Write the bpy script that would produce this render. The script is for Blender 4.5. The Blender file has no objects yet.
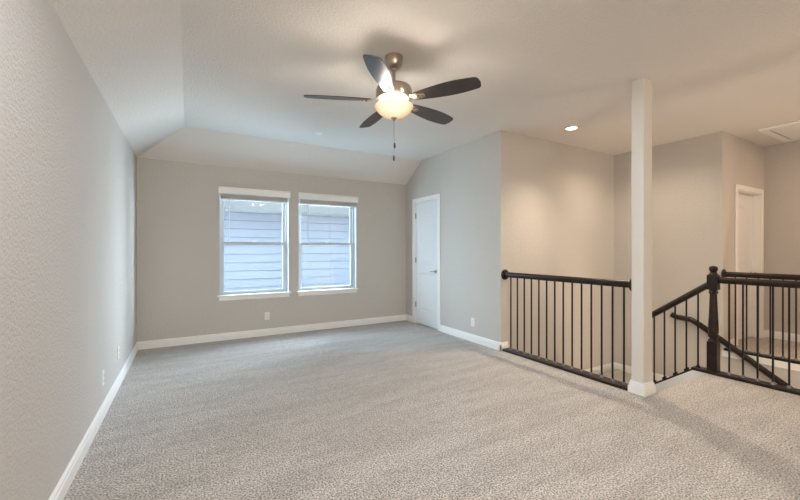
import bpy, math, random
from mathutils import Vector, Matrix
random.seed(7)
R = math.radians
SC = bpy.context.scene
COL = SC.collection

# ------------------------------------------------------------------ camera
CAM_H = 1.2706
cam_d = bpy.data.cameras.new('camera')
cam_d.sensor_width = 36.0
cam_d.lens = 368.15 / 800 * 36.0
cam_d.shift_y = -0.38 / 800
cam_d.clip_start = 0.02
cam = bpy.data.objects.new('camera', cam_d)
COL.objects.link(cam)
cam.location = (0, 0, CAM_H)
cam.rotation_euler = (R(90), 0, R(-29.873))
SC.camera = cam

# ------------------------------------------------------------------ world, sun, lamps, exposure
SC.view_settings.view_transform = 'Standard'
SC.view_settings.look = 'None'
SC.view_settings.gamma = 1.0
SC.view_settings.use_curve_mapping = False
SC.view_settings.exposure = 0.0

W = bpy.data.worlds.new('sky')
SC.world = W
W.use_nodes = True
bg = W.node_tree.nodes['Background']
bg.inputs['Color'].default_value = (0.52, 0.76, 1.0, 1)
bg.inputs['Strength'].default_value = 7.5


def lamp(name, kind, loc, energy, color, rot=(0, 0, 0), **kw):
    d = bpy.data.lights.new(name, kind)
    d.energy = energy
    d.color = color
    for k, v in kw.items():
        setattr(d, k, v)
    o = bpy.data.objects.new(name, d)
    COL.objects.link(o)
    o.location = loc
    o.rotation_euler = rot
    return o


# sampling portals in the two window openings (they only guide the sky light)
for px in (0.85, 1.955):
    po = lamp('window_portal', 'AREA', (px, 5.87, 1.37), 1, (1, 1, 1), (R(-90), 0, 0), shape='RECTANGLE', size=0.95, size_y=1.5)
    po.data.cycles.is_portal = True
# added lamps outside, standing in for side sky and ground bounce below the sills
lamp('sky_fill_left', 'AREA', (-0.35, 6.35, 1.55), 207, (0.6, 0.84, 1), (R(84), 0, R(-125)), shape='RECTANGLE', size=0.9, size_y=1.6)
lamp('sky_fill_right', 'AREA', (3.2, 6.35, 1.55), 468, (0.73, 0.88, 1), (R(84), 0, R(125)), shape='RECTANGLE', size=0.9, size_y=1.6)
lamp('ground_bounce_fill', 'AREA', (1.4, 6.1, 0.26), 78, (0.39, 0.75, 1), (R(-135), 0, 0), shape='RECTANGLE', size=2.2, size_y=0.45)
# added fill lamps without window or fixture: rear wall and up the stairwell
lamp('rear_fill', 'AREA', (0.15, -3.35, 1.5), 112, (1, 0.89, 0.72), (R(90), 0, 0), shape='RECTANGLE', size=1.2, size_y=1.5)
lamp('stairwell_fill', 'AREA', (5.3, -0.9, -0.9), 52, (1, 0.79, 0.61), (R(140), 0, 0), shape='DISK', size=0.5)
# added ceiling-height fill lamps without fixtures, above the frame and over the hall
lamp('ceiling_fill_room', 'AREA', (0.3, 1.2, 2.74), 24.0, (0.89, 0.94, 1), (0, 0, 0), shape='DISK', size=0.3)
lamp('ceiling_fill_room', 'AREA', (1.9, 1.2, 2.74), 24.0, (0.89, 0.94, 1), (0, 0, 0), shape='DISK', size=0.3)
lamp('ceiling_fill_hall', 'AREA', (6.6, 0.2, 2.74), 31.5, (1, 0.66, 0.44), (0, 0, 0), shape='DISK', size=0.4)

# ------------------------------------------------------------------ measures (metres)
XL, YB, XR, HC = -0.568, 5.709, 3.405, 2.774     # left wall, back wall, right wall, flat ceiling
PL = 2.44                                        # where the sloped ceiling meets the walls
XSL, YSL = -0.043, 5.204                         # where the slopes meet the flat ceiling
YS = 3.384                                       # stairwell back wall
XS = 5.871                                       # stairwell side wall
YH, XH = 2.012, 7.288                            # hall walls
YREAR = -3.4
ZLAND = -0.62
T = 0.13
X1, X2, X3 = 3.475, 4.665, 5.90                  # lines of the three guard railings
YN = 1.672                                       # newel post / top nosing line


# ------------------------------------------------------------------ materials
def mat(name, color, rough=0.6, metal=0.0, spec=0.5, bump=None, var=None, emit=None, ior=None):
    m = bpy.data.materials.new(name)
    m.use_nodes = True
    nt = m.node_tree
    b = nt.nodes['Principled BSDF']
    b.inputs['Base Color'].default_value = (*color, 1)
    b.inputs['Roughness'].default_value = rough
    b.inputs['Metallic'].default_value = metal
    b.inputs['Specular IOR Level'].default_value = spec
    if ior:
        b.inputs['IOR'].default_value = ior
    if emit:
        b.inputs['Emission Color'].default_value = (*emit[0], 1)
        b.inputs['Emission Strength'].default_value = emit[1]
    tc = nt.nodes.new('ShaderNodeTexCoord')
    if var:                                       # (scale, amount, stretch)
        sc, amt, st = var
        mp = nt.nodes.new('ShaderNodeMapping')
        mp.inputs['Scale'].default_value = st
        nz = nt.nodes.new('ShaderNodeTexNoise')
        nz.inputs['Scale'].default_value = sc
        nz.inputs['Detail'].default_value = 4
        rp = nt.nodes.new('ShaderNodeValToRGB')
        rp.color_ramp.elements[0].position = 0.3
        rp.color_ramp.elements[1].position = 0.7
        rp.color_ramp.elements[0].color = (*[c * (1 - amt) for c in color], 1)
        rp.color_ramp.elements[1].color = (*[min(1, c * (1 + amt)) for c in color], 1)
        nt.links.new(tc.outputs['Object'], mp.inputs['Vector'])
        nt.links.new(mp.outputs['Vector'], nz.inputs['Vector'])
        nt.links.new(nz.outputs['Fac'], rp.inputs['Fac'])
        nt.links.new(rp.outputs['Color'], b.inputs['Base Color'])
    if bump:                                      # (scale, strength, distance)
        nz = nt.nodes.new('ShaderNodeTexNoise')
        nz.inputs['Scale'].default_value = bump[0]
        nz.inputs['Detail'].default_value = 3
        bp = nt.nodes.new('ShaderNodeBump')
        bp.inputs['Strength'].default_value = bump[1]
        bp.inputs['Distance'].default_value = bump[2]
        nt.links.new(tc.outputs['Object'], nz.inputs['Vector'])
        nt.links.new(nz.outputs['Fac'], bp.inputs['Height'])
        nt.links.new(bp.outputs['Normal'], b.inputs['Normal'])
    return m


M_WALL = mat('greige_wall_paint', (0.57, 0.538, 0.502), 0.85, spec=0.25, bump=(62, 0.9, 0.009))
M_CEIL = mat('textured_ceiling_paint', (0.755, 0.712, 0.67), 0.9, spec=0.2, bump=(52, 0.9, 0.009))
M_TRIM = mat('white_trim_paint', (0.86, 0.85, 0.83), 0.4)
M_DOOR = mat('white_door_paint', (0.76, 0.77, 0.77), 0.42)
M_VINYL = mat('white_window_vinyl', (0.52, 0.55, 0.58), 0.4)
M_PLASTIC = mat('white_plastic', (0.80, 0.79, 0.77), 0.35)
M_SLAT = mat('pale_grey_blind_slats', (0.62, 0.62, 0.63), 0.5)
M_DARK = mat('espresso_stained_wood', (0.018, 0.010, 0.007), 0.36, spec=0.35, var=(14, 0.5, (1, 1, 1)))
M_IRON = mat('black_iron', (0.012, 0.009, 0.008), 0.45, spec=0.3)
M_PEWTER = mat('pewter_collar', (0.22, 0.215, 0.21), 0.4, metal=0.5)
M_NICKEL = mat('brushed_nickel', (0.46, 0.39, 0.32), 0.30, metal=1.0)
M_BLADE = mat('dark_walnut_blade', (0.035, 0.022, 0.017), 0.32, spec=0.6, ior=1.55, var=(9, 0.35, (1, 9, 9)))
M_BLACK = mat('black_slot', (0.01, 0.01, 0.01), 0.7)
M_FOB = mat('dark_bronze_fob', (0.05, 0.035, 0.025), 0.4)
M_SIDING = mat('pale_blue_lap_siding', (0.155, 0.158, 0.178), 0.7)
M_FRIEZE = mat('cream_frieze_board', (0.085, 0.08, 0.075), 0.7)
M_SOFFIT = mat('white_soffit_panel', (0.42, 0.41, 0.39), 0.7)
M_ROOF = mat('grey_shingle_roof', (0.14, 0.13, 0.13), 0.9, bump=(20, 0.5, 0.02))
M_LENS = mat('lit_lamp_lens', (0.9, 0.85, 0.75), 0.5, emit=((1.0, 0.86, 0.66), 9.0))
M_BOWL = mat('lit_frosted_glass_bowl', (0.20, 0.17, 0.13), 0.4)


def bowl_nodes():
    """Frosted bowl lit from inside: brightest where the bulb is close behind the glass (lower middle)."""
    nt = M_BOWL.node_tree
    b = nt.nodes['Principled BSDF']
    lw = nt.nodes.new('ShaderNodeLayerWeight')
    lw.inputs['Blend'].default_value = 0.5
    rp = nt.nodes.new('ShaderNodeValToRGB')
    rp.color_ramp.elements[0].position = 0.10
    rp.color_ramp.elements[1].position = 0.80
    rp.color_ramp.elements[0].color = (1.0, 0.90, 0.66, 1)
    rp.color_ramp.elements[1].color = (0.60, 0.37, 0.15, 1)
    nt.links.new(lw.outputs['Facing'], rp.inputs['Fac'])
    nt.links.new(rp.outputs['Color'], b.inputs['Emission Color'])
    b.inputs['Emission Strength'].default_value = 1.15


bowl_nodes()


def carpet_material():
    m = bpy.data.materials.new('beige_cut_pile_carpet')
    m.use_nodes = True
    nt = m.node_tree
    b = nt.nodes['Principled BSDF']
    b.inputs['Roughness'].default_value = 0.95
    b.inputs['Specular IOR Level'].default_value = 0.1
    b.inputs['Sheen Weight'].default_value = 0.25
    geo = nt.nodes.new('ShaderNodeNewGeometry')

    def noise(scale, detail, stretch=(1, 1, 1), rot=0, dist=0.0):
        mp = nt.nodes.new('ShaderNodeMapping')
        mp.inputs['Scale'].default_value = stretch
        mp.inputs['Rotation'].default_value = (0, 0, rot)
        n = nt.nodes.new('ShaderNodeTexNoise')
        n.inputs['Scale'].default_value = scale
        n.inputs['Detail'].default_value = detail
        n.inputs['Distortion'].default_value = dist
        nt.links.new(geo.outputs['Position'], mp.inputs['Vector'])
        nt.links.new(mp.outputs['Vector'], n.inputs['Vector'])
        return n.outputs['Fac']

    def ramp(fac, p0, p1, c0, c1):
        r = nt.nodes.new('ShaderNodeValToRGB')
        r.color_ramp.elements[0].position = p0
        r.color_ramp.elements[1].position = p1
        r.color_ramp.elements[0].color = (*c0, 1)
        r.color_ramp.elements[1].color = (*c1, 1)
        nt.links.new(fac, r.inputs['Fac'])
        return r.outputs['Color']

    def mul(a, c):
        x = nt.nodes.new('ShaderNodeMix')
        x.data_type = 'RGBA'
        x.blend_type = 'MULTIPLY'
        x.inputs['Factor'].default_value = 1.0
        nt.links.new(a, x.inputs['A'])
        nt.links.new(c, x.inputs['B'])
        return x.outputs['Result']
    fine = noise(105, 9)
    base = ramp(fine, 0.38, 0.62, (0.22, 0.202, 0.184), (0.82, 0.775, 0.725))
    tuft = ramp(noise(19, 5, dist=1.2), 0.36, 0.64, (0.84, 0.835, 0.83), (1, 1, 1))
    track = ramp(noise(2.2, 3, (0.55, 3.0, 1), R(-8), 0.7), 0.40, 0.60, (0.86, 0.855, 0.85), (1.0, 1.0, 1.0))
    nt.links.new(mul(mul(base, tuft), track), b.inputs['Base Color'])
    bp = nt.nodes.new('ShaderNodeBump')
    bp.inputs['Strength'].default_value = 0.7
    bp.inputs['Distance'].default_value = 0.02
    nt.links.new(fine, bp.inputs['Height'])
    nt.links.new(bp.outputs['Normal'], b.inputs['Normal'])
    return m


M_CARPET = carpet_material()


def glass_material():
    m = bpy.data.materials.new('clear_window_glass')
    m.use_nodes = True
    nt = m.node_tree
    for n in list(nt.nodes):
        nt.nodes.remove(n)
    out = nt.nodes.new('ShaderNodeOutputMaterial')
    tr = nt.nodes.new('ShaderNodeBsdfTransparent')
    gl = nt.nodes.new('ShaderNodeBsdfGlossy')
    gl.inputs['Roughness'].default_value = 0.02
    lw = nt.nodes.new('ShaderNodeLayerWeight')     # same reflectance from both sides of the pane
    lw.inputs['Blend'].default_value = 0.5
    pw = nt.nodes.new('ShaderNodeMath')
    pw.operation = 'POWER'
    pw.inputs[1].default_value = 5
    fr = nt.nodes.new('ShaderNodeMath')
    fr.operation = 'MULTIPLY_ADD'
    fr.inputs[1].default_value = 0.9
    fr.inputs[2].default_value = 0.035
    nt.links.new(lw.outputs['Facing'], pw.inputs[0])
    nt.links.new(pw.outputs[0], fr.inputs[0])
    mx = nt.nodes.new('ShaderNodeMixShader')
    nt.links.new(fr.outputs[0], mx.inputs['Fac'])
    nt.links.new(tr.outputs['BSDF'], mx.inputs[1])
    nt.links.new(gl.outputs['BSDF'], mx.inputs[2])
    nt.links.new(mx.outputs['Shader'], out.inputs['Surface'])
    return m


M_GLASS = glass_material()


# ------------------------------------------------------------------ mesh helpers
class MB:
    def __init__(self):
        self.v, self.f = [], []

    def add(self, vs, fs):
        n = len(self.v)
        self.v += [tuple(p) for p in vs]
        self.f += [tuple(n + i for i in f) for f in fs]
        return self

    def box(self, x0, x1, y0, y1, z0, z1):
        x0, x1 = min(x0, x1), max(x0, x1)
        y0, y1 = min(y0, y1), max(y0, y1)
        z0, z1 = min(z0, z1), max(z0, z1)
        return self.add([(x0, y0, z0), (x1, y0, z0), (x1, y1, z0), (x0, y1, z0),
                         (x0, y0, z1), (x1, y0, z1), (x1, y1, z1), (x0, y1, z1)],
                        [(0, 3, 2, 1), (4, 5, 6, 7), (0, 1, 5, 4), (1, 2, 6, 5), (2, 3, 7, 6), (3, 0, 4, 7)])

    def sweep(self, prof, path, side, up=None):
        """closed 2-D profile (a, b) carried along a path; a goes along `side`, b along up (mitred)."""
        path = [Vector(p) for p in path]
        n, rings = len(prof), []
        side = Vector(side).normalized()
        for i, p in enumerate(path):
            t = Vector((0, 0, 0))
            if i > 0:
                t += (p - path[i - 1]).normalized()
            if i < len(path) - 1:
                t += (path[i + 1] - p).normalized()
            t.normalize()
            u = Vector(up) if up else side.cross(t).normalized()
            rings.append([p + side * a + u * b for a, b in prof])
        vs = [q for r in rings for q in r]
        fs = []
        for i in range(len(path) - 1):
            for k in range(n):
                fs.append((i * n + k, i * n + (k + 1) % n, (i + 1) * n + (k + 1) % n, (i + 1) * n + k))
        fs.append(tuple(range(n))[::-1])
        fs.append(tuple((len(path) - 1) * n + k for k in range(n)))
        return self.add(vs, fs)

    def lathe(self, prof, cx, cy, cz=0.0, n=24, M=None, cap=True):
        """prof: (radius, z) from bottom to top, round the z axis; M maps the local result."""
        vs, fs = [], []
        for r, z in prof:
            for k in range(n):
                a = 2 * math.pi * k / n
                p = Vector((r * math.cos(a), r * math.sin(a), z))
                if M:
                    p = M @ p
                vs.append(p + Vector((cx, cy, cz)))
        for i in range(len(prof) - 1):
            for k in range(n):
                k2 = (k + 1) % n
                fs.append((i * n + k, i * n + k2, (i + 1) * n + k2, (i + 1) * n + k))
        if cap:
            fs.append(tuple(range(n))[::-1])
            fs.append(tuple((len(prof) - 1) * n + k for k in range(n)))
        return self.add(vs, fs)

    def tube(self, pts, r, n=10):
        pts = [Vector(p) for p in pts]
        rings = []
        ref = Vector((0.13, 0.21, 0.97))
        for i, p in enumerate(pts):
            t = (pts[min(i + 1, len(pts) - 1)] - pts[max(i - 1, 0)]).normalized()
            if abs(t.dot(ref)) > 0.95:
                ref = Vector((1, 0.1, 0.05))
            a = t.cross(ref).normalized()
            b = t.cross(a)
            rings.append([p + (a * math.cos(2 * math.pi * k / n) + b * math.sin(2 * math.pi * k / n)) * r for k in range(n)])
        vs = [q for ring in rings for q in ring]
        fs = []
        for i in range(len(pts) - 1):
            for k in range(n):
                k2 = (k + 1) % n
                fs.append((i * n + k, i * n + k2, (i + 1) * n + k2, (i + 1) * n + k))
        fs.append(tuple(range(n))[::-1])
        fs.append(tuple((len(pts) - 1) * n + k for k in range(n)))
        return self.add(vs, fs)

    def prism(self, poly, axis, a0, a1):
        """poly of (p, q) extruded along axis: 'x' -> (y, z), 'y' -> (x, z), 'z' -> (x, y)."""
        def P(p, q, a):
            return {'x': (a, p, q), 'y': (p, a, q), 'z': (p, q, a)}[axis]
        n = len(poly)
        vs = [P(p, q, a0) for p, q in poly] + [P(p, q, a1) for p, q in poly]
        fs = [tuple(range(n)), tuple(range(n, 2 * n))[::-1]]
        fs += [(k, n + k, n + (k + 1) % n, (k + 1) % n) for k in range(n)]
        return self.add(vs, fs)

    def build(self, name, m, parent=None, smooth=None, bevel=None, fix=True):
        xs, ys, zs = zip(*self.v)
        o0 = Vector(((min(xs) + max(xs)) / 2, (min(ys) + max(ys)) / 2, min(zs)))
        me = bpy.data.meshes.new(name)
        me.from_pydata([Vector(p) - o0 for p in self.v], [], self.f)
        if fix:
            import bmesh
            bm = bmesh.new()
            bm.from_mesh(me)
            bmesh.ops.recalc_face_normals(bm, faces=bm.faces)
            bm.to_mesh(me)
            bm.free()
        me.materials.append(m)
        if smooth:
            me.shade_smooth()
            me.set_sharp_from_angle(angle=R(smooth))
        o = bpy.data.objects.new(name, me)
        COL.objects.link(o)
        if parent is not None:
            o.parent = parent
            o.location = o0 - wloc(parent)
        else:
            o.location = o0
        if bevel:
            b = o.modifiers.new('bevel', 'BEVEL')
            b.width = bevel
            b.segments = 2
            b.limit_method = 'ANGLE'
        return o


def wloc(o):
    p = Vector(o.location)
    while o.parent:
        o = o.parent
        p += Vector(o.location)
    return p


def tag(o, label, cat, group=None):
    o['label'] = label
    o['category'] = cat
    if group:
        o['group'] = group
    return o


def thing(name, label, cat, loc, group=None):
    o = bpy.data.objects.new(name, None)
    o.empty_display_size = 0.1
    COL.objects.link(o)
    o.location = loc
    return tag(o, label, cat, group)


def struct(o):
    o['kind'] = 'structure'
    return o


def copy_tree(o, parent=None):
    c = o.copy()
    COL.objects.link(c)
    c.parent = parent
    for ch in list(o.children):
        copy_tree(ch, c)
    return c


# ------------------------------------------------------------------ room shell
b = MB()
b.box(XL - T, X1 - 0.055, YREAR - T, YB + T, -0.25, 0)          # loft up to the railing line
b.box(X1 - 0.055, X2 + 0.06, YREAR - T, YN + 0.03, -0.25, 0)    # loft beside the stair head
b.box(XS + 0.003, XH + T, YREAR - T, YH + T, -0.25, 0)     # hall
b.box(X2 + 0.06, XS + 0.003, YREAR - T, -1.75, -0.25, 0)
struct(b.build('floor', M_CARPET))
b = MB().box(XR, XS + T, 2.245, YS + T, ZLAND - 0.2, ZLAND)
struct(b.build('floor_landing', M_CARPET))

b = MB().box(XL - T, XL, YREAR - T, YB + T, -0.25, PL + 0.02)
struct(b.build('wall_left', M_WALL))

WIN = [(0.372, 1.325), (1.472, 2.437)]
WZ0, WZ1 = 0.62, 2.13
b = MB()
xs = [XL - T, WIN[0][0], WIN[0][1], WIN[1][0], WIN[1][1], XR + T]
for i in range(5):
    if i in (1, 3):
        b.box(xs[i], xs[i + 1], YB, YB + T + 0.05, -0.25, WZ0)
        b.box(xs[i], xs[i + 1], YB, YB + T + 0.05, WZ1, PL + 0.06)
    else:
        b.box(xs[i], xs[i + 1], YB, YB + T + 0.05, -0.25, PL + 0.06)
struct(b.build('wall_back', M_WALL))

# right wall with the closet door opening
DY0, DY1, DZ = 4.722, 5.398, 2.085
b = MB()
b.prism([(YS, -3.0), (DY0, -3.0), (DY0, HC + 0.02), (YS, HC + 0.02)], 'x', XR, XR + T)
b.prism([(DY0, DZ), (DY1, DZ), (DY1, HC - 0.10), (YSL, HC + 0.02), (DY0, HC + 0.02)], 'x', XR, XR + T)
b.prism([(DY1, -0.25), (YB, -0.25), (YB, PL + 0.02), (DY1, HC - 0.105)], 'x', XR, XR + T)
struct(b.build('wall_right', M_WALL))
struct(MB().box(XR + T, XS + T, YS, YS + T, -3.0, HC + 0.02).build('wall_stair_back', M_WALL))
b = MB().box(XS, XS + T, YH, YS, -3.0, HC + 0.02)
b.box(XS, XS + 0.10, -1.75, YH, -3.0, -0.02)
struct(b.build('wall_stair_side', M_WALL))
HX0, HX1, HDZ = 6.315, 7.15, 2.075
b = MB()
b.box(XS + T, HX0, YH, YH + T, 0, HC + 0.02)
b.box(HX1, XH + T, YH, YH + T, 0, HC + 0.02)
b.box(HX0, HX1, YH, YH + T, HDZ, HC + 0.02)
struct(b.build('wall_hall_back', M_WALL))
struct(MB().box(XH, XH + T, YREAR - T, YH, 0, HC + 0.02).build('wall_hall_right', M_WALL))
struct(MB().box(XL, XH, YREAR - T, YREAR, 0, HC + 0.02).build('wall_rear', M_WALL))
# the wall below the loft edge that divides the two flights, and the far end of the stairwell
b = MB().box(X2 - 0.045, X2 + 0.055, -1.75, YN + 0.03, -3.0, -0.25)
struct(b.build('wall_stair_divider', M_WALL))
struct(MB().box(X2 + 0.055, XS, -1.85, -1.75, -3.0, -0.25).build('wall_stair_end', M_WALL))
struct(MB().box(XR + T, X2 - 0.06, YN - 0.09, YN - 0.01, -3.0, -0.25).build('wall_stair_head', M_WALL))
# the storey below, closed all round
b = MB().box(XL - T, XH + T, YREAR - T, YB + T, -3.2, -3.0)
struct(b.build('floor_lower', M_CARPET))
b = MB()
b.box(XL - T, XL, YREAR, YB, -3.0, -0.25)
b.box(XH, XH + T, YREAR, YB, -3.0, -0.25)
b.box(XL, XH, YREAR - T, YREAR, -3.0, -0.25)
b.box(XL, XH, YB, YB + T, -3.0, -0.25)
struct(b.build('wall_lower', M_WALL))
# room behind the closet and hall doors, so that no sky shows round the slabs
struct(MB().box(XR + T, XR + T + 0.05, 4.4, YB + T, -0.25, HC).build('wall_closet', M_WALL))
struct(MB().box(XS + T, XH + T, YH + T + 0.02, YH + T + 0.07, -0.1, HC).build('wall_hall_room', M_WALL))

b = MB()
e = 0.2                                                           # the slopes run on a little past the walls
sl = (HC - PL) / (XSL - XL)
sb = (HC - PL) / (YB - YSL)
A0 = (XL - e, YREAR - T, PL - e * sl)
A1 = (XSL, YREAR - T, HC)
A2 = (XSL, YSL, HC)
A3 = (XL - e, YB + e * sl / sb, PL - e * sl)
B1 = (XR + 0.06, YSL, HC)
B2 = (XR + 0.06, YB + e * sl / sb, PL - e * sl)
v = [A0, A1, A2, A3, B1, B2, (XH + T, YREAR - T, HC), (XH + T, YS + T, HC), (XR + 0.06, YS + T, HC)]
fs = [(0, 3, 2, 1), (3, 5, 4, 2), (1, 2, 4, 8, 7, 6)]
b.add(v, fs)
ceil = b.build('ceiling', M_CEIL, fix=False)
so = ceil.modifiers.new('thickness', 'SOLIDIFY')
so.thickness = 0.12
so.offset = -1
struct(ceil)


# ------------------------------------------------------------------ baseboards
BP = [(0, 0), (0.016, 0), (0.016, 0.068), (0.012, 0.074), (0.012, 0.09), (0.006, 0.1), (0, 0.102)]


def baseboard(name, runs, z=0.0):
    """runs: list of (start, end, outward direction)"""
    m = MB()
    for (p, q, d) in runs:
        prof = [(a, bb) for a, bb in BP]
        m.sweep(prof, [(p[0], p[1], z), (q[0], q[1], z)], d, up=(0, 0, 1))
    return struct(m.build(name, M_TRIM))


baseboard('baseboard_left', [((XL, YREAR), (XL, YB), (1, 0, 0))])
baseboard('baseboard_back', [((XL, YB), (XR, YB), (0, -1, 0))])
baseboard('baseboard_right', [((XR, YB), (XR, DY1 + 0.082), (-1, 0, 0)), ((XR, DY0 - 0.072), (XR, YS - 0.016), (-1, 0, 0)),
                              ((XR - 0.016, YS), (XR + T - 0.01, YS), (0, -1, 0))])
baseboard('baseboard_landing', [((XR + T, YS), (XS, YS), (0, -1, 0)), ((XS, YS), (XS, 2.25), (-1, 0, 0))], ZLAND)
baseboard('baseboard_hall', [((XH, YREAR), (XH, YH), (-1, 0, 0)), ((HX1 + 0.07, YH), (XH, YH), (0, -1, 0)),
                             ((XS + 0.0, YH), (HX0 - 0.07, YH), (0, -1, 0))])
# white board capping the knee wall under the far railing (stairwell side)
b = MB().box(XS - 0.018, XS, -1.75, YH + 0.0, -0.075, 0.0)
b.box(XS - 0.026, XS, -1.75, YH + 0.0, -0.02, 0.0)
struct(b.build('trim_1', M_TRIM))


# ------------------------------------------------------------------ windows and blinds
def window(n, x0, x1):
    root = bpy.data.objects.new('window_%d' % n, None)
    COL.objects.link(root)
    root.location = ((x0 + x1) / 2, YB + 0.1, WZ0)
    struct(root)
    yo, yi = YB + 0.145, YB + 0.085                 # outer and inner face of the vinyl frame
    f = 0.034
    m = MB()
    m.box(x0, x0 + f, yi, yo, WZ0, WZ1)
    m.box(x1 - f, x1, yi, yo, WZ0, WZ1)
    m.box(x0 + f, x1 - f, yi, yo, WZ1 - f, WZ1)
    m.box(x0 + f, x1 - f, yi, yo, WZ0, WZ0 + 0.02)
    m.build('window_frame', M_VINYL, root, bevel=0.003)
    # painted returns of the opening
    m = MB()
    m.box(x0 - 0.001, x0 + 0.004, YB + 0.001, yi, WZ0, WZ1)
    m.box(x1 - 0.004, x1 + 0.001, YB + 0.001, yi, WZ0, WZ1)
    m.box(x0, x1, YB + 0.001, yi, WZ1 - 0.004, WZ1 + 0.001)
    m.build('jamb_return', M_VINYL, root)
    zm = 1.355                                     # meeting rail
    for nm, z0, z1, ya, yb, r0, r1 in (('lower_sash', WZ0 + 0.02, zm + 0.03, yi - 0.004, yi + 0.026, 0.032, 0.045),
                                       ('upper_sash', zm - 0.02, WZ1 - f, yi + 0.028, yi + 0.056, 0.04, 0.035)):
        s = 0.036
        m = MB()
        m.box(x0 + f, x0 + f + s, ya, yb, z0, z1)
        m.box(x1 - f - s, x1 - f, ya, yb, z0, z1)
        m.box(x0 + f + s, x1 - f - s, ya, yb, z0, z0 + r0)
        m.box(x0 + f + s, x1 - f - s, ya, yb, z1 - r1, z1)
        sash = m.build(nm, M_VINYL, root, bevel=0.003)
        ym = (ya + yb) / 2
        MB().box(x0 + f + s, x1 - f - s, ym - 0.002, ym + 0.002, z0 + r0, z1 - r1).build('pane', M_GLASS, sash)
        if nm == 'lower_sash':
            xm = (x0 + x1) / 2
            MB().box(xm - 0.03, xm + 0.03, ya - 0.004, ya + 0.02, z1, z1 + 0.012).build('sash_lock', M_PLASTIC, sash, bevel=0.003)
    # stool and apron
    m = MB().box(x0 - 0.028, x1 + 0.028, YB - 0.035, YB, WZ0 - 0.012, WZ0 + 0.008)
    m.box(x0, x1, YB, yi, WZ0 - 0.012, WZ0 + 0.008)
    m.build('window_sill', M_TRIM, root, bevel=0.004)
    MB().sweep([(0, 0), (0.008, 0), (0.016, 0.012), (0.016, 0.058), (0, 0.058)],
               [(x0 - 0.004, YB, WZ0 - 0.07), (x1 + 0.004, YB, WZ0 - 0.07)], (0, -1, 0), up=(0, 0, 1)).build('apron', M_TRIM, root)


def blind(x0, x1, wandx, label):
    t = thing('window_blind', label, 'blind', ((x0 + x1) / 2, YB - 0.02, 1.96), 'raised faux wood blinds')
    y = YB - 0.048
    m = MB().sweep([(0, 0.0), (0.012, 0.0), (0.02, 0.012), (0.014, 0.022), (0.014, 0.078), (0.022, 0.088), (0.022, 0.1), (0, 0.1)],
                   [(x0 - 0.012, y + 0.012, 2.048), (x1 + 0.012, y + 0.012, 2.048)], (0, -1, 0), up=(0, 0, 1))
    m.box(x0 - 0.012, x0, y + 0.012, YB, 2.048, 2.148)
    m.box(x1, x1 + 0.012, y + 0.012, YB, 2.048, 2.148)
    m.build('valance', M_TRIM, t, bevel=0.002)
    MB().box(x0 + 0.012, x1 - 0.012, y + 0.02, YB - 0.004, 2.075, 2.13).build('headrail', M_SLAT, t)
    m = MB()
    for k in range(15):
        z = 1.992 + k * 0.0054
        m.box(x0 + 0.018, x1 - 0.018, YB - 0.034, YB + 0.016, z, z + 0.0031)
    m.build('slat_stack', M_SLAT, t)
    br = MB().box(x0 + 0.018, x1 - 0.018, YB - 0.034, YB + 0.016, 1.972, 1.989).build('bottom_rail', M_TRIM, t, bevel=0.002)
    for fx in (0.18, 0.5, 0.82):
        xx = x0 + (x1 - x0) * fx
        MB().box(xx - 0.003, xx + 0.003, YB - 0.037, YB - 0.034, 1.972, 2.07).build('ladder_cord', M_SLAT, t)
    MB().tube([(wandx, YB - 0.045, 2.06), (wandx, YB - 0.045, 1.34)], 0.0042, 8).build('tilt_wand', M_SLAT, t, smooth=40)
    return t


window(1, *WIN[0])
window(2, *WIN[1])
blind(WIN[0][0], WIN[0][1], 0.495, 'white blind pulled up under its valance at the left window')
blind(WIN[1][0], WIN[1][1], 1.60, 'white blind pulled up under its valance at the right window nearer the door')

# ------------------------------------------------------------------ neighbour's house seen through the windows
hx0, hx1 = -1.3, 4.7
hs = thing('house', 'neighbouring house wall with pale blue lap siding outside the two windows', 'house', (1.7, 8.7, -3.2))
m = MB()
zb, ex = -3.2, 0.182
prof = []
z = 2.075
while z > zb:
    prof += [(-0.004, z), (-0.020, z - ex + 0.012), (0.010, z - ex + 0.010), (0.010, z - ex)]
    z -= ex
poly = [(8.62 + a, zz) for a, zz in prof] + [(8.75, prof[-1][1]), (8.75, 2.075)]
m.prism(poly, 'x', hx0, hx1)
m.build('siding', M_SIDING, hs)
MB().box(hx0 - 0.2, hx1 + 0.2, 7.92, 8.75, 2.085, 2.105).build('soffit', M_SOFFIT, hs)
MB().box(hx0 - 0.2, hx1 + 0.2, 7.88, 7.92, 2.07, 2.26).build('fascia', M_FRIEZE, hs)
MB().prism([(7.86, 2.26), (11.5, 4.0), (11.5, 4.15), (7.86, 2.36)], 'x', hx0 - 0.25, hx1 + 0.25).build('roof', M_ROOF, hs)
struct(MB().box(-30, 30, YB + 0.2, 40, -3.4, -3.2).build('ground', mat('dry_grass', (0.20, 0.19, 0.13), 0.95, var=(3, 0.3, (1, 1, 1)))))

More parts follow.
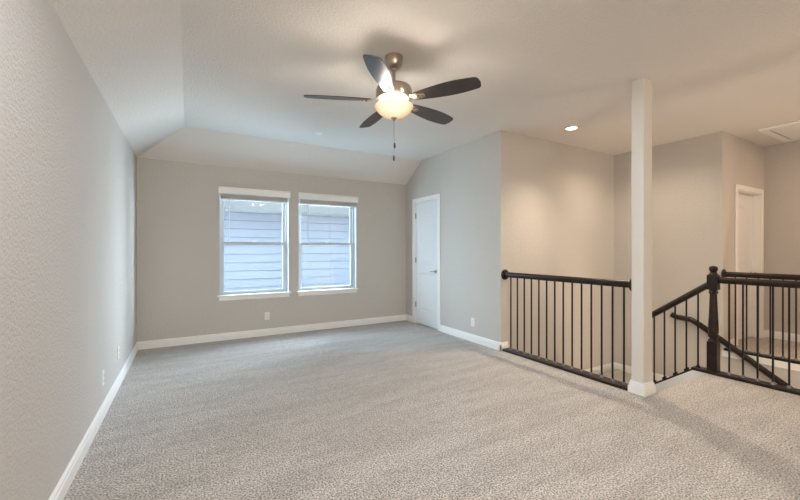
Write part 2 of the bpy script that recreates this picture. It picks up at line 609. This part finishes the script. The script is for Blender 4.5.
# ------------------------------------------------------------------ doors
def door_field(w, h, n_u=56, n_v=168):
    """height of a moulded two-panel door with an arched upper panel; u in 0..w, v in 0..h -> relief"""
    mu = 0.105 if w < 0.7 else 0.125
    pans = [(mu, w - mu, 0.23, 0.86, 0.0), (mu, w - mu, 1.02, h - 0.15, 0.075)]

    def sd(u, v):
        best = 9
        for (u0, u1, v0, v1, arch) in pans:
            c, hw = (u0 + u1) / 2, (u1 - u0) / 2
            top = v1 - arch * min(1.0, ((u - c) / hw) ** 2)
            d = max(u0 - u, u - u1, v0 - v, v - top)
            best = min(best, d)
        return best

    def hgt(u, v):
        d = -sd(u, v)                               # inside > 0
        if d < 0:
            return 0.0
        if d < 0.014:
            return -0.009 * d / 0.014
        if d < 0.030:
            return -0.009
        if d < 0.050:
            return -0.009 + 0.007 * (d - 0.03) / 0.02
        return -0.002
    return hgt, n_u, n_v


def door_slab(parent, w, h, th, P, m):
    """P(u, v, d): world point; d is depth behind the visible face"""
    hgt, nu, nv = door_field(w, h)
    mb = MB()
    vs, fs = [], []
    for j in range(nv + 1):
        for i in range(nu + 1):
            u, v = w * i / nu, h * j / nv
            vs.append(P(u, v, -hgt(u, v)))
    for j in range(nv):
        for i in range(nu):
            a = j * (nu + 1) + i
            fs.append((a, a + 1, a + nu + 2, a + nu + 1))
    mb.add(vs, fs)
    c = [P(0, 0, 0), P(w, 0, 0), P(w, h, 0), P(0, h, 0), P(0, 0, th), P(w, 0, th), P(w, h, th), P(0, h, th)]
    mb.add(c, [(4, 5, 6, 7), (0, 1, 5, 4), (1, 2, 6, 5), (2, 3, 7, 6), (3, 0, 4, 7)])
    return mb.build('door_panel', m, parent, smooth=50)


CAS = [(0, 0), (0.014, 0), (0.018, 0.012), (0.018, 0.05), (0.012, 0.066), (0, 0.066)]


def knob(parent, base, d, m):
    """round passage knob: rosette, neck and ball along direction d"""
    M = Vector((0, 0, 1)).rotation_difference(Vector(d)).to_matrix()
    MB().lathe([(0.031, 0), (0.031, 0.004), (0.024, 0.01), (0.011, 0.014), (0.010, 0.028), (0.018, 0.034), (0.026, 0.044),
                (0.027, 0.054), (0.022, 0.064), (0.010, 0.068)], *base, n=20, M=M).build('door_knob', m, parent, smooth=40)


# closet door in the right wall (faces -x)
d1 = bpy.data.objects.new('door_1', None)
COL.objects.link(d1)
d1.location = (XR, (DY0 + DY1) / 2, 0)
struct(d1)
w1 = DY1 - DY0 - 0.03
slab = door_slab(d1, w1, DZ - 0.03, 0.035, lambda u, v, d: (XR + 0.012 + d, DY1 - 0.015 - u, 0.014 + v), M_DOOR)
m = MB()
m.box(XR, XR + T, DY0 - 0.001, DY0 + 0.013, 0, DZ)
m.box(XR, XR + T, DY1 - 0.013, DY1 + 0.001, 0, DZ)
m.box(XR, XR + T, DY0, DY1, DZ - 0.013, DZ + 0.001)
m.build('door_jamb', M_TRIM, d1)
m = MB()
m.box(XR - 0.016, XR, DY0 - 0.066, DY0 + 0.004, 0, DZ + 0.062)
m.box(XR - 0.016, XR, DY1 - 0.004, DY1 + 0.074, 0, DZ + 0.062)
m.box(XR - 0.016, XR, DY0 + 0.004, DY1 - 0.004, DZ - 0.004, DZ + 0.062)
m.build('door_casing', M_TRIM, d1, bevel=0.005)
ky = DY0 + 0.015 + 0.062
lv = MB().lathe([(0.030, 0), (0.030, 0.005), (0.022, 0.011), (0.011, 0.014), (0.010, 0.042), (0.006, 0.046)], XR + 0.012, ky, 0.92, 20,
                Vector((0, 0, 1)).rotation_difference(Vector((-1, 0, 0))).to_matrix())
lv.tube([(XR - 0.028, ky - 0.008, 0.92), (XR - 0.030, ky + 0.05, 0.922), (XR - 0.026, ky + 0.105, 0.918)], 0.0085, 10)
lv.build('door_lever', M_NICKEL, slab, smooth=40)
for z in (0.33, 1.09, 1.85):
    mm = MB().tube([(XR - 0.004, DY1 - 0.010, z - 0.045), (XR - 0.004, DY1 - 0.010, z + 0.045)], 0.0075, 10)
    mm.box(XR + 0.003, XR + 0.013, DY1 - 0.022, DY1 - 0.008, z - 0.044, z + 0.044)
    mm.build('hinge', M_NICKEL, d1)

# hall door (faces -y), slab set at the back of its jamb
d2 = bpy.data.objects.new('door_2', None)
COL.objects.link(d2)
d2.location = ((HX0 + HX1) / 2, YH, 0)
struct(d2)
slab = door_slab(d2, HX1 - HX0 - 0.03, HDZ - 0.03, 0.035, lambda u, v, d: (HX0 + 0.015 + u, YH + 0.085 + d, 0.012 + v), M_DOOR)
m = MB()
m.box(HX0 - 0.001, HX0 + 0.013, YH, YH + T, 0, HDZ)
m.box(HX1 - 0.013, HX1 + 0.001, YH, YH + T, 0, HDZ)
m.box(HX0, HX1, YH, YH + T, HDZ - 0.013, HDZ + 0.001)
m.build('door_jamb', M_TRIM, d2)
m = MB()
m.box(HX0 - 0.066, HX0 + 0.004, YH - 0.016, YH, 0, HDZ + 0.062)
m.box(HX1 - 0.004, HX1 + 0.066, YH - 0.016, YH, 0, HDZ + 0.062)
m.box(HX0 + 0.004, HX1 - 0.004, YH - 0.016, YH, HDZ - 0.004, HDZ + 0.062)
m.build('door_casing', M_TRIM, d2, bevel=0.005)
knob(slab, (HX1 - 0.08, YH + 0.085, 0.92), (0, -1, 0), M_NICKEL)

# ------------------------------------------------------------------ support column
cx0, cx1, cy0, cy1 = 3.425, 3.572, 1.718, 1.823
col = thing('support_column', 'square pale painted support column rising from floor to ceiling at the stair head', 'column',
            ((cx0 + cx1) / 2, (cy0 + cy1) / 2, 0))
MB().box(cx0, cx1, cy0, cy1, 0, HC).build('shaft', mat('column_paint', (0.66, 0.63, 0.585), 0.8, spec=0.25, bump=(75, 0.4, 0.005)), col, bevel=0.008)
m = MB()
for z0, z1, o in ((0, 0.062, 0.019), (0.062, 0.088, 0.012), (0.088, 0.108, 0.006)):
    m.box(cx0 - o, cx1 + o, cy0 - o, cy1 + o, z0, z1)
m.build('base_trim', M_TRIM, col, bevel=0.002)

# ------------------------------------------------------------------ stairs
st = thing('stair_flight', 'short carpeted flight descending between the column and the dark newel post', 'stairs', ((X1 + X2) / 2, YN, ZLAND))
rise = -ZLAND / 3
m = MB()
sx0, sx1 = XR + T, X2 - 0.05
m.prism([(YN, ZLAND - 0.2), (YN + 0.56, ZLAND - 0.2), (YN + 0.56, -2 * rise), (YN + 0.28, -2 * rise), (YN + 0.28, -rise), (YN + 0.03, -rise), (YN + 0.03, -0.25), (YN, -0.25)],
        'x', sx0, sx1)
m.build('steps', M_CARPET, st)
SL = rise / 0.28                                                  # slope of the flights
y_top, y_bot = YN + 0.16, YN + 0.74


def zs(y):                                                        # top of the white curb under the sloped railing
    return 0.0 - SL * (y - (YN + 0.16))


m = MB().prism([(YN + 0.03, -0.9), (y_bot, -0.9), (y_bot, zs(y_bot)), (y_top, 0.0), (YN + 0.03, 0.0)], 'x', X2 - 0.05, X2 + 0.055)
m.build('skirt_board', M_TRIM, st)
m = MB()
for k in range(11):                                               # lower flight, down along the far wall
    yy = 2.245 - 0.28 * k
    m.box(X2 + 0.058, XS - 0.003, yy - 0.28, yy, -3.0, ZLAND - rise * (k + 1))
fl = m.build('lower_stair_flight', M_CARPET)
tag(fl, 'lower carpeted stair flight along the wall below the far railing', 'stairs')

# ------------------------------------------------------------------ railings
RAIL = [(-0.022, 0.0), (0.022, 0.0), (0.024, 0.014), (0.031, 0.026), (0.031, 0.044), (0.022, 0.058), (0.008, 0.063), (-0.008, 0.063),
        (-0.022, 0.058), (-0.031, 0.044), (-0.031, 0.026), (-0.024, 0.014)]


def baluster(parent, x, y, z0, z1, collar, cm, first=None):
    if first is not None:
        o = first.copy()
        COL.objects.link(o)
        o.location = Vector((x, y, z0)) - wloc(parent)
        o.parent = parent
        for ch in first.children:
            c = ch.copy()
            COL.objects.link(c)
            c.parent = o
        return o
    r = 0.0068
    o = MB().box(x - r, x + r, y - r, y + r, z0, z1).build('baluster', M_IRON, parent, bevel=0.0015)
    m = MB()
    if collar == 'flat':
        m.lathe([(0.018, 0), (0.018, 0.008), (0.014, 0.020), (0.009, 0.026)], x, y, z0, 14)
    else:
        m.add([(x + a, y + c, z0 - c * SL + d) for d in (-0.004, 0.026) for a, c in ((-0.016, -0.016), (0.016, -0.016), (0.016, 0.016), (-0.016, 0.016))],
              [(0, 1, 2, 3), (4, 5, 6, 7), (0, 1, 5, 4), (1, 2, 6, 5), (2, 3, 7, 6), (3, 0, 4, 7)])
    m.build('collar', cm, o, smooth=40)
    return o


def rosette(parent, x, y, z, d):
    M = Vector((0, 0, 1)).rotation_difference(Vector(d)).to_matrix()
    return MB().lathe([(0.066, 0), (0.066, 0.010), (0.058, 0.018), (0.046, 0.022)], x, y, z, 28, M).build('rosette', M_DARK, parent, smooth=40)


def level_rail(label, x, ya, yb, ys, zc, group=None, plate=(0.062, 0.028), cm=None):
    """railing along y from ya (far) to yb (near); balusters at ys"""
    t = thing('guard_railing', label, 'railing', (x, (ya + yb) / 2, 0))
    MB().sweep(RAIL, [(x, ya, zc), (x, yb, zc)], (1, 0, 0), up=(0, 0, 1)).build('handrail', M_DARK, t, smooth=40)
    MB().box(x - plate[0], x + plate[0], yb, ya - 0.017, 0, plate[1]).build('shoe_plate', M_DARK, t, bevel=0.005)
    f = None
    for y in ys:
        o = baluster(t, x, y, plate[1], zc + 0.004, 'flat', cm or M_PEWTER, f)
        f = f or o
    return t


r1 = level_rail('dark railing with black iron balusters between the right wall corner and the column', X1, YS, cy1,
                [1.911 + 0.1055 * k for k in range(14)][::-1], 0.925)
rosette(r1, X1, YS, 0.955, (0, -1, 0))
rosette(r1, X1, cy1, 0.955, (0, 1, 0))

r2 = level_rail('nearer level railing running toward the viewer from the newel post over the stairs', X2, YN + 0.19, -1.75,
                [YN + 0.118] + [1.545 - 0.1055 * k for k in range(31)], 0.93, plate=(0.058, 0.028))
# the rail of the nearer section stops at the newel
for ch in list(r2.children):
    if ch.name.startswith('handrail'):
        bpy.data.objects.remove(ch)
MB().sweep(RAIL, [(X2, YN - 0.045, 0.93), (X2, -1.75, 0.93)], (1, 0, 0), up=(0, 0, 1)).build('handrail', M_DARK, r2, smooth=40)
for ch in list(r2.children):                                      # the baluster behind the newel reaches the sloped rail
    if ch.name.startswith('baluster') and wloc(ch).y > YN + 0.1:
        for g in list(ch.children):
            bpy.data.objects.remove(g)
        bpy.data.objects.remove(ch)

r3 = level_rail('far level railing on the knee wall across the stairwell before the hall door', X3, YH, -1.75,
                [1.893 - 0.1055 * k for k in range(34)], 0.928, plate=(0.045, 0.028))
rosette(r3, X3, YH, 0.958, (0, -1, 0))

# sloped stair railing from the newel down behind the column
r4 = thing('stair_railing', 'short sloped dark stair railing descending from the newel toward the column', 'railing', (X2, YN + 0.3, -0.3))


def zr(y):                                                        # underside of the sloped handrail
    return 0.868 - SL * (y - (YN + 0.045))


ye = YN + 0.72
MB().sweep([(a, c * 1.18) for a, c in RAIL], [(X2, YN + 0.045, zr(YN + 0.045)), (X2, ye, zr(ye))], (-1, 0, 0), up=(0, 0, 1)).build('handrail', M_DARK, r4, smooth=40)
PR = [(-0.035, 0), (0.035, 0), (0.035, 0.022), (-0.035, 0.022)]
MB().sweep(PR, [(X2, y_top + 0.03, zs(y_top + 0.03)), (X2, y_bot, zs(y_bot))], (-1, 0, 0), up=(0, 0, 1)).build('shoe_plate', M_DARK, r4, bevel=0.003)
f = None
for k in range(6):
    y = 1.803 + 0.1055 * k
    if k == 0:
        baluster(r4, X2, y, 0.028, zr(y) + 0.012, 'flat', M_IRON)
        continue
    z0 = zs(y) + 0.022
    o = baluster(r4, X2, y, z0, zr(y) + 0.012, 'slope', M_IRON, f)
    f = f or o

# newel post
nw = thing('newel_post', 'dark turned newel post with square blocks and round cap at the stair head', 'newel post', (X2, YN, 0))
hw = 0.043
MB().box(X2 - hw, X2 + hw, YN - hw, YN + hw, 0.028, 0.33).build('lower_block', M_DARK, nw, bevel=0.004)
MB().lathe([(0.044, 0.33), (0.046, 0.338), (0.034, 0.352), (0.030, 0.362), (0.044, 0.38), (0.046, 0.395), (0.038, 0.408), (0.043, 0.43), (0.043, 0.47),
            (0.036, 0.62), (0.031, 0.78), (0.030, 0.815), (0.038, 0.825), (0.041, 0.835), (0.033, 0.847), (0.036, 0.866)], X2, YN, 0, 28).build('turned_shaft', M_DARK, nw, smooth=35)
MB().box(X2 - hw, X2 + hw, YN - hw, YN + hw, 0.86, 1.012).build('upper_block', M_DARK, nw, bevel=0.004)
MB().lathe([(0.042, 1.010), (0.040, 1.02), (0.029, 1.03), (0.027, 1.045), (0.034, 1.058), (0.037, 1.066), (0.037, 1.078), (0.033, 1.092), (0.022, 1.101), (0.006, 1.104)],
           X2, YN, 0, 28).build('cap', M_DARK, nw, smooth=35)

# wall handrail descending along the stairwell wall
wh = thing('wall_handrail', 'dark handrail fixed to the stairwell wall sloping down behind the newel', 'handrail', (XS - 0.07, 2.0, 0.3))
xw = XS - 0.07
HR = [(0.028 * math.cos(2 * math.pi * k / 12), 0.036 * math.sin(2 * math.pi * k / 12)) for k in range(12)]
pts = [(xw, 2.55, 0.372), (xw, 2.50, 0.350), (xw, 2.32, 0.340), (xw, 2.22, 0.285), (xw, 1.20, 0.285 - 0.68 * 1.02), (xw, -0.6, 0.285 - 0.68 * 2.82)]
MB().sweep(HR, pts, (1, 0, 0)).build('rail', M_DARK, wh, smooth=45)
for y, z in ((2.09, 0.165), (1.25, -0.405), (0.2, -1.12)):
    MB().tube([(XS, y, z - 0.06), (XS - 0.04, y, z - 0.06), (xw, y, z - 0.02)], 0.007, 8).lathe(
        [(0.026, 0), (0.024, 0.006)], XS, y, z - 0.06, 14, Vector((0, 0, 1)).rotation_difference(Vector((-1, 0, 0))).to_matrix()).build('bracket', M_IRON, wh)

# ------------------------------------------------------------------ ceiling fan
FX, FY = 1.393, 2.520
fan = thing('ceiling_fan', 'five blade ceiling fan with dark blades and a lit glass bowl', 'ceiling fan', (FX, FY, HC))
MB().lathe([(0.030, 2.678), (0.052, 2.690), (0.064, 2.712), (0.070, 2.745), (0.072, 2.774)][::1], FX, FY, 0, 32).build('canopy', M_NICKEL, fan, smooth=40)
MB().lathe([(0.013, 2.55), (0.013, 2.69)], FX, FY, 0, 16).lathe([(0.022, 2.668), (0.025, 2.68), (0.020, 2.692)], FX, FY, 0, 20).build('downrod', M_NICKEL, fan, smooth=40)
mot = MB().lathe([(0.085, 2.423), (0.120, 2.429), (0.138, 2.441), (0.142, 2.455), (0.142, 2.511), (0.132, 2.535), (0.095, 2.549), (0.040, 2.557), (0.024, 2.573), (0.018, 2.585)],
                 FX, FY, 0, 40).build('motor_housing', M_NICKEL, fan, smooth=35)
PH, ZB = 13.5, 2.430
PITCH = math.tan(R(13))


def blade_pts():
    """outline of one blade: narrow root, widest two thirds out, squared tip with rounded corners"""
    L0, L1 = 0.175, 0.690
    top = [(L0, 0.020), (L0 + 0.004, 0.036)]
    for i in range(16):
        q = i / 15
        top.append((L0 + 0.015 + (L1 - L0 - 0.045) * q, 0.042 + 0.030 * math.sin(math.pi / 2 * min(1.0, q / 0.66)) - 0.014 * max(0.0, (q - 0.66) / 0.34) ** 1.6))
    w = top[-1][1]
    for i in range(1, 6):
        a = math.pi / 2 * i / 5
        top.append((L1 - 0.030 + 0.026 * math.sin(a), w - 0.026 + 0.026 * math.cos(a) - 0.002 * i))
    top.append((L1, 0.0))
    return top + [(r, -w) for r, w in top[:-1]][::-1]


outline = blade_pts()
blade0 = None
for k in range(5):
    a = R(PH + 72 * k)
    if blade0 is None:
        m = MB()
        n = len(outline)
        vs = []
        for dz in (0.0, 0.006):
            for r, w in outline:
                vs.append((r, w, -w * PITCH + dz))
        fs = [tuple(range(n)), tuple(range(n, 2 * n))[::-1]] + [(i, (i + 1) % n, n + (i + 1) % n, n + i) for i in range(n)]
        m.add(vs, fs)
        me = bpy.data.meshes.new('blade')
        me.from_pydata(m.v, [], m.f)
        me.materials.append(M_BLADE)
        m = MB()
        for (r0, w0, z0), (r1, w1, z1) in (((0.10, 0.020, 0.024), (0.155, 0.016, 0.010)), ((0.155, 0.016, 0.010), (0.20, 0.030, -0.003)), ((0.20, 0.030, -0.003), (0.265, 0.012, -0.003))):
            v = []
            for r, w, z in ((r0, w0, z0), (r1, w1, z1)):
                for q, dz in ((-w, -0.003), (w, -0.003), (w, 0.003), (-w, 0.003)):
                    v.append((r, q, z + dz - q * PITCH))
            m.add(v, [(0, 1, 2, 3), (4, 5, 6, 7), (0, 1, 5, 4), (1, 2, 6, 5), (2, 3, 7, 6), (3, 0, 4, 7)])
        me2 = bpy.data.meshes.new('blade_iron')
        me2.from_pydata(m.v, [], m.f)
        me2.materials.append(M_NICKEL)
        m = MB()
        for r, q in ((0.215, 0.016), (0.215, -0.016), (0.248, 0.0)):
            m.lathe([(0.005, -0.0095), (0.006, -0.007), (0.006, -0.004)], r, q, -q * PITCH, 10)
        me3 = bpy.data.meshes.new('screw')
        me3.from_pydata(m.v, [], m.f)
        me3.materials.append(M_FOB)
        blade0 = True
    bl = bpy.data.objects.new('blade', me)
    bi = bpy.data.objects.new('blade_iron', me2)
    sc = bpy.data.objects.new('screw', me3)
    for o in (bl, bi, sc):
        COL.objects.link(o)
    bl.parent = fan
    bl.location = (0, 0, ZB - HC)
    bl.rotation_euler = (0, 0, a)
    bi.parent = bl
    sc.parent = bl
# light kit
MB().lathe([(0.046, 2.350), (0.050, 2.356), (0.050, 2.412), (0.070, 2.421), (0.080, 2.425)], FX, FY, 0, 32).build('switch_housing', M_NICKEL, fan, smooth=40)
outer = [(0.0, 0.0), (0.03, 0.003), (0.06, 0.011), (0.09, 0.024), (0.115, 0.042), (0.134, 0.062), (0.146, 0.082), (0.151, 0.096)]
inner = [(r - 0.005 if r > 0.01 else 0.0, z + 0.005) for r, z in outer[:-1]] + [(0.146, 0.096)]
prof = [(max(r, 0.001), 2.296 + z) for r, z in outer] + [(max(r, 0.001), 2.296 + z) for r, z in inner[::-1]]
bw = MB().lathe(prof, FX, FY, 0, 40, cap=False).build('glass_bowl', M_BOWL, fan, smooth=50)
MB().lathe([(0.002, 2.272), (0.008, 2.276), (0.010, 2.284), (0.020, 2.292), (0.026, 2.300), (0.022, 2.304)], FX, FY, 0, 20).build('finial', M_NICKEL, fan, smooth=40)
for dx, zend, mf in ((0.004, 2.104, M_FOB), (-0.003, 2.004, M_FOB)):
    x, y = FX + dx, FY - 0.004
    ch = MB().tube([(x, y, 2.29), (x, y, zend)], 0.0010, 6).build('pull_chain', M_NICKEL, fan)
    MB().lathe([(0.003, zend + 0.002), (0.007, zend - 0.006), (0.0085, zend - 0.026), (0.006, zend - 0.038), (0.002, zend - 0.042)][::-1], x, y, 0, 14).build('pull_fob', mf, ch, smooth=40)
for k in range(3):                                               # the three bulbs inside the bowl
    a = R(40 + 120 * k)
    lamp('fan_bulb', 'POINT', (FX + 0.095 * math.cos(a), FY + 0.095 * math.sin(a), 2.352), 12, (1, 0.89, 0.77), shadow_soft_size=0.045)

# ------------------------------------------------------------------ ceiling fittings
def can_light(rx, ry, label, lname, energy, cone, tilt=(0, 0, 0)):
    t = thing('recessed_light', label, 'recessed light', (rx, ry, HC), 'recessed lights over the stairs')
    MB().lathe([(0.062, HC - 0.006), (0.088, HC - 0.008), (0.096, HC - 0.004), (0.097, HC)], rx, ry, 0, 36, cap=False).build('trim_ring', M_PLASTIC, t, smooth=40)
    MB().lathe([(0.064, HC - 0.004), (0.064, HC - 0.001)], rx, ry, 0, 32).build('lens', M_LENS, t)
    lamp(lname, 'SPOT', (rx, ry, HC - 0.012), energy, (1.0, 0.82, 0.62), tilt, spot_size=R(cone), spot_blend=1.0, shadow_soft_size=0.055)


can_light(4.105, 2.89, 'lit round recessed ceiling light over the stair landing by the right wall corner', 'recessed_downlight', 270, 128, (R(-22), R(10), 0))
can_light(5.0, 2.55, 'added round recessed fill light over the stairs, directly behind the support column', 'landing_fill_spot', 92, 150)  # added can, unseen behind the column, to brighten the far stair wall

cp = MB().lathe([(0.048, HC - 0.007), (0.056, HC - 0.004), (0.057, HC)], 1.453, 4.64, 0, 32).build('ceiling_cover_plate', mat('bright_white_enamel', (0.85, 0.85, 0.85), 0.3), smooth=40)
tag(cp, 'small round white cover plate on the ceiling between the fan and the windows', 'cover plate')

ht = thing('attic_hatch', 'white framed access hatch in the hall ceiling above the far door', 'hatch', (6.66, 1.44, HC))
hx0, hx1, hy0, hy1 = 6.18, 7.15, 1.13, 1.765
m = MB()
fw = 0.07
m.box(hx0, hx1, hy1 - fw, hy1, HC - 0.02, HC)
m.box(hx0, hx1, hy0, hy0 + fw, HC - 0.02, HC)
m.box(hx0, hx0 + fw, hy0 + fw, hy1 - fw, HC - 0.02, HC)
m.box(hx1 - fw, hx1, hy0 + fw, hy1 - fw, HC - 0.02, HC)
m.build('frame', M_TRIM, ht, bevel=0.004)
MB().box(hx0 + fw, hx1 - fw, hy0 + fw, hy1 - fw, HC - 0.003, HC - 0.0005).build('shadow_gap', M_BLACK, ht)
MB().box(hx0 + fw + 0.012, hx1 - fw - 0.012, hy0 + fw + 0.012, hy1 - fw - 0.016, HC - 0.014, HC - 0.003).build('hatch_panel', M_TRIM, ht, bevel=0.002)


# ------------------------------------------------------------------ wall outlets
def outlet(label, P, n, w=0.07, h=0.115):
    """P: centre on the wall; n: normal (axis aligned)"""
    n = Vector(n)
    s = Vector((0, 0, 1)).cross(n)
    P = Vector(P)

    def bx(mb, u0, u1, v0, v1, d0, d1):
        q = [P + s * u + Vector((0, 0, 1)) * v + n * d for u in (u0, u1) for v in (v0, v1) for d in (d0, d1)]
        xs, ys, zz = zip(*q)
        return mb.box(min(xs), max(xs), min(ys), max(ys), min(zz), max(zz))
    t = thing('wall_outlet', label, 'outlet', P, 'white duplex wall outlets')
    bx(MB(), -w / 2, w / 2, -h / 2, h / 2, 0, 0.006).build('cover_plate', M_PLASTIC, t, bevel=0.002)
    for v in (-0.02, 0.02):
        o = bx(MB(), -0.016, 0.016, v - 0.014, v + 0.014, 0.004, 0.009).build('socket', M_PLASTIC, t, bevel=0.003)
        m = MB()
        bx(m, -0.008, -0.006, v - 0.004, v + 0.006, 0.0085, 0.0095)
        bx(m, 0.006, 0.008, v - 0.004, v + 0.006, 0.0085, 0.0095)
        bx(m, -0.002, 0.002, v - 0.010, v - 0.006, 0.0085, 0.0095)
        m.build('slots', M_BLACK, o)
    return t


outlet('white wall outlet on the back wall beneath the left window', (1.008, YB, 0.288), (0, -1, 0))
outlet('white wall outlet on the right wall between the closet door and the railing', (XR, 3.905, 0.272), (-1, 0, 0))
outlet('white wall outlet on the left wall, the one nearer the viewer', (XL, 3.56, 0.293), (1, 0, 0))
outlet('white wall outlet on the left wall, the one nearer the back corner', (XL, 4.27, 0.315), (1, 0, 0))
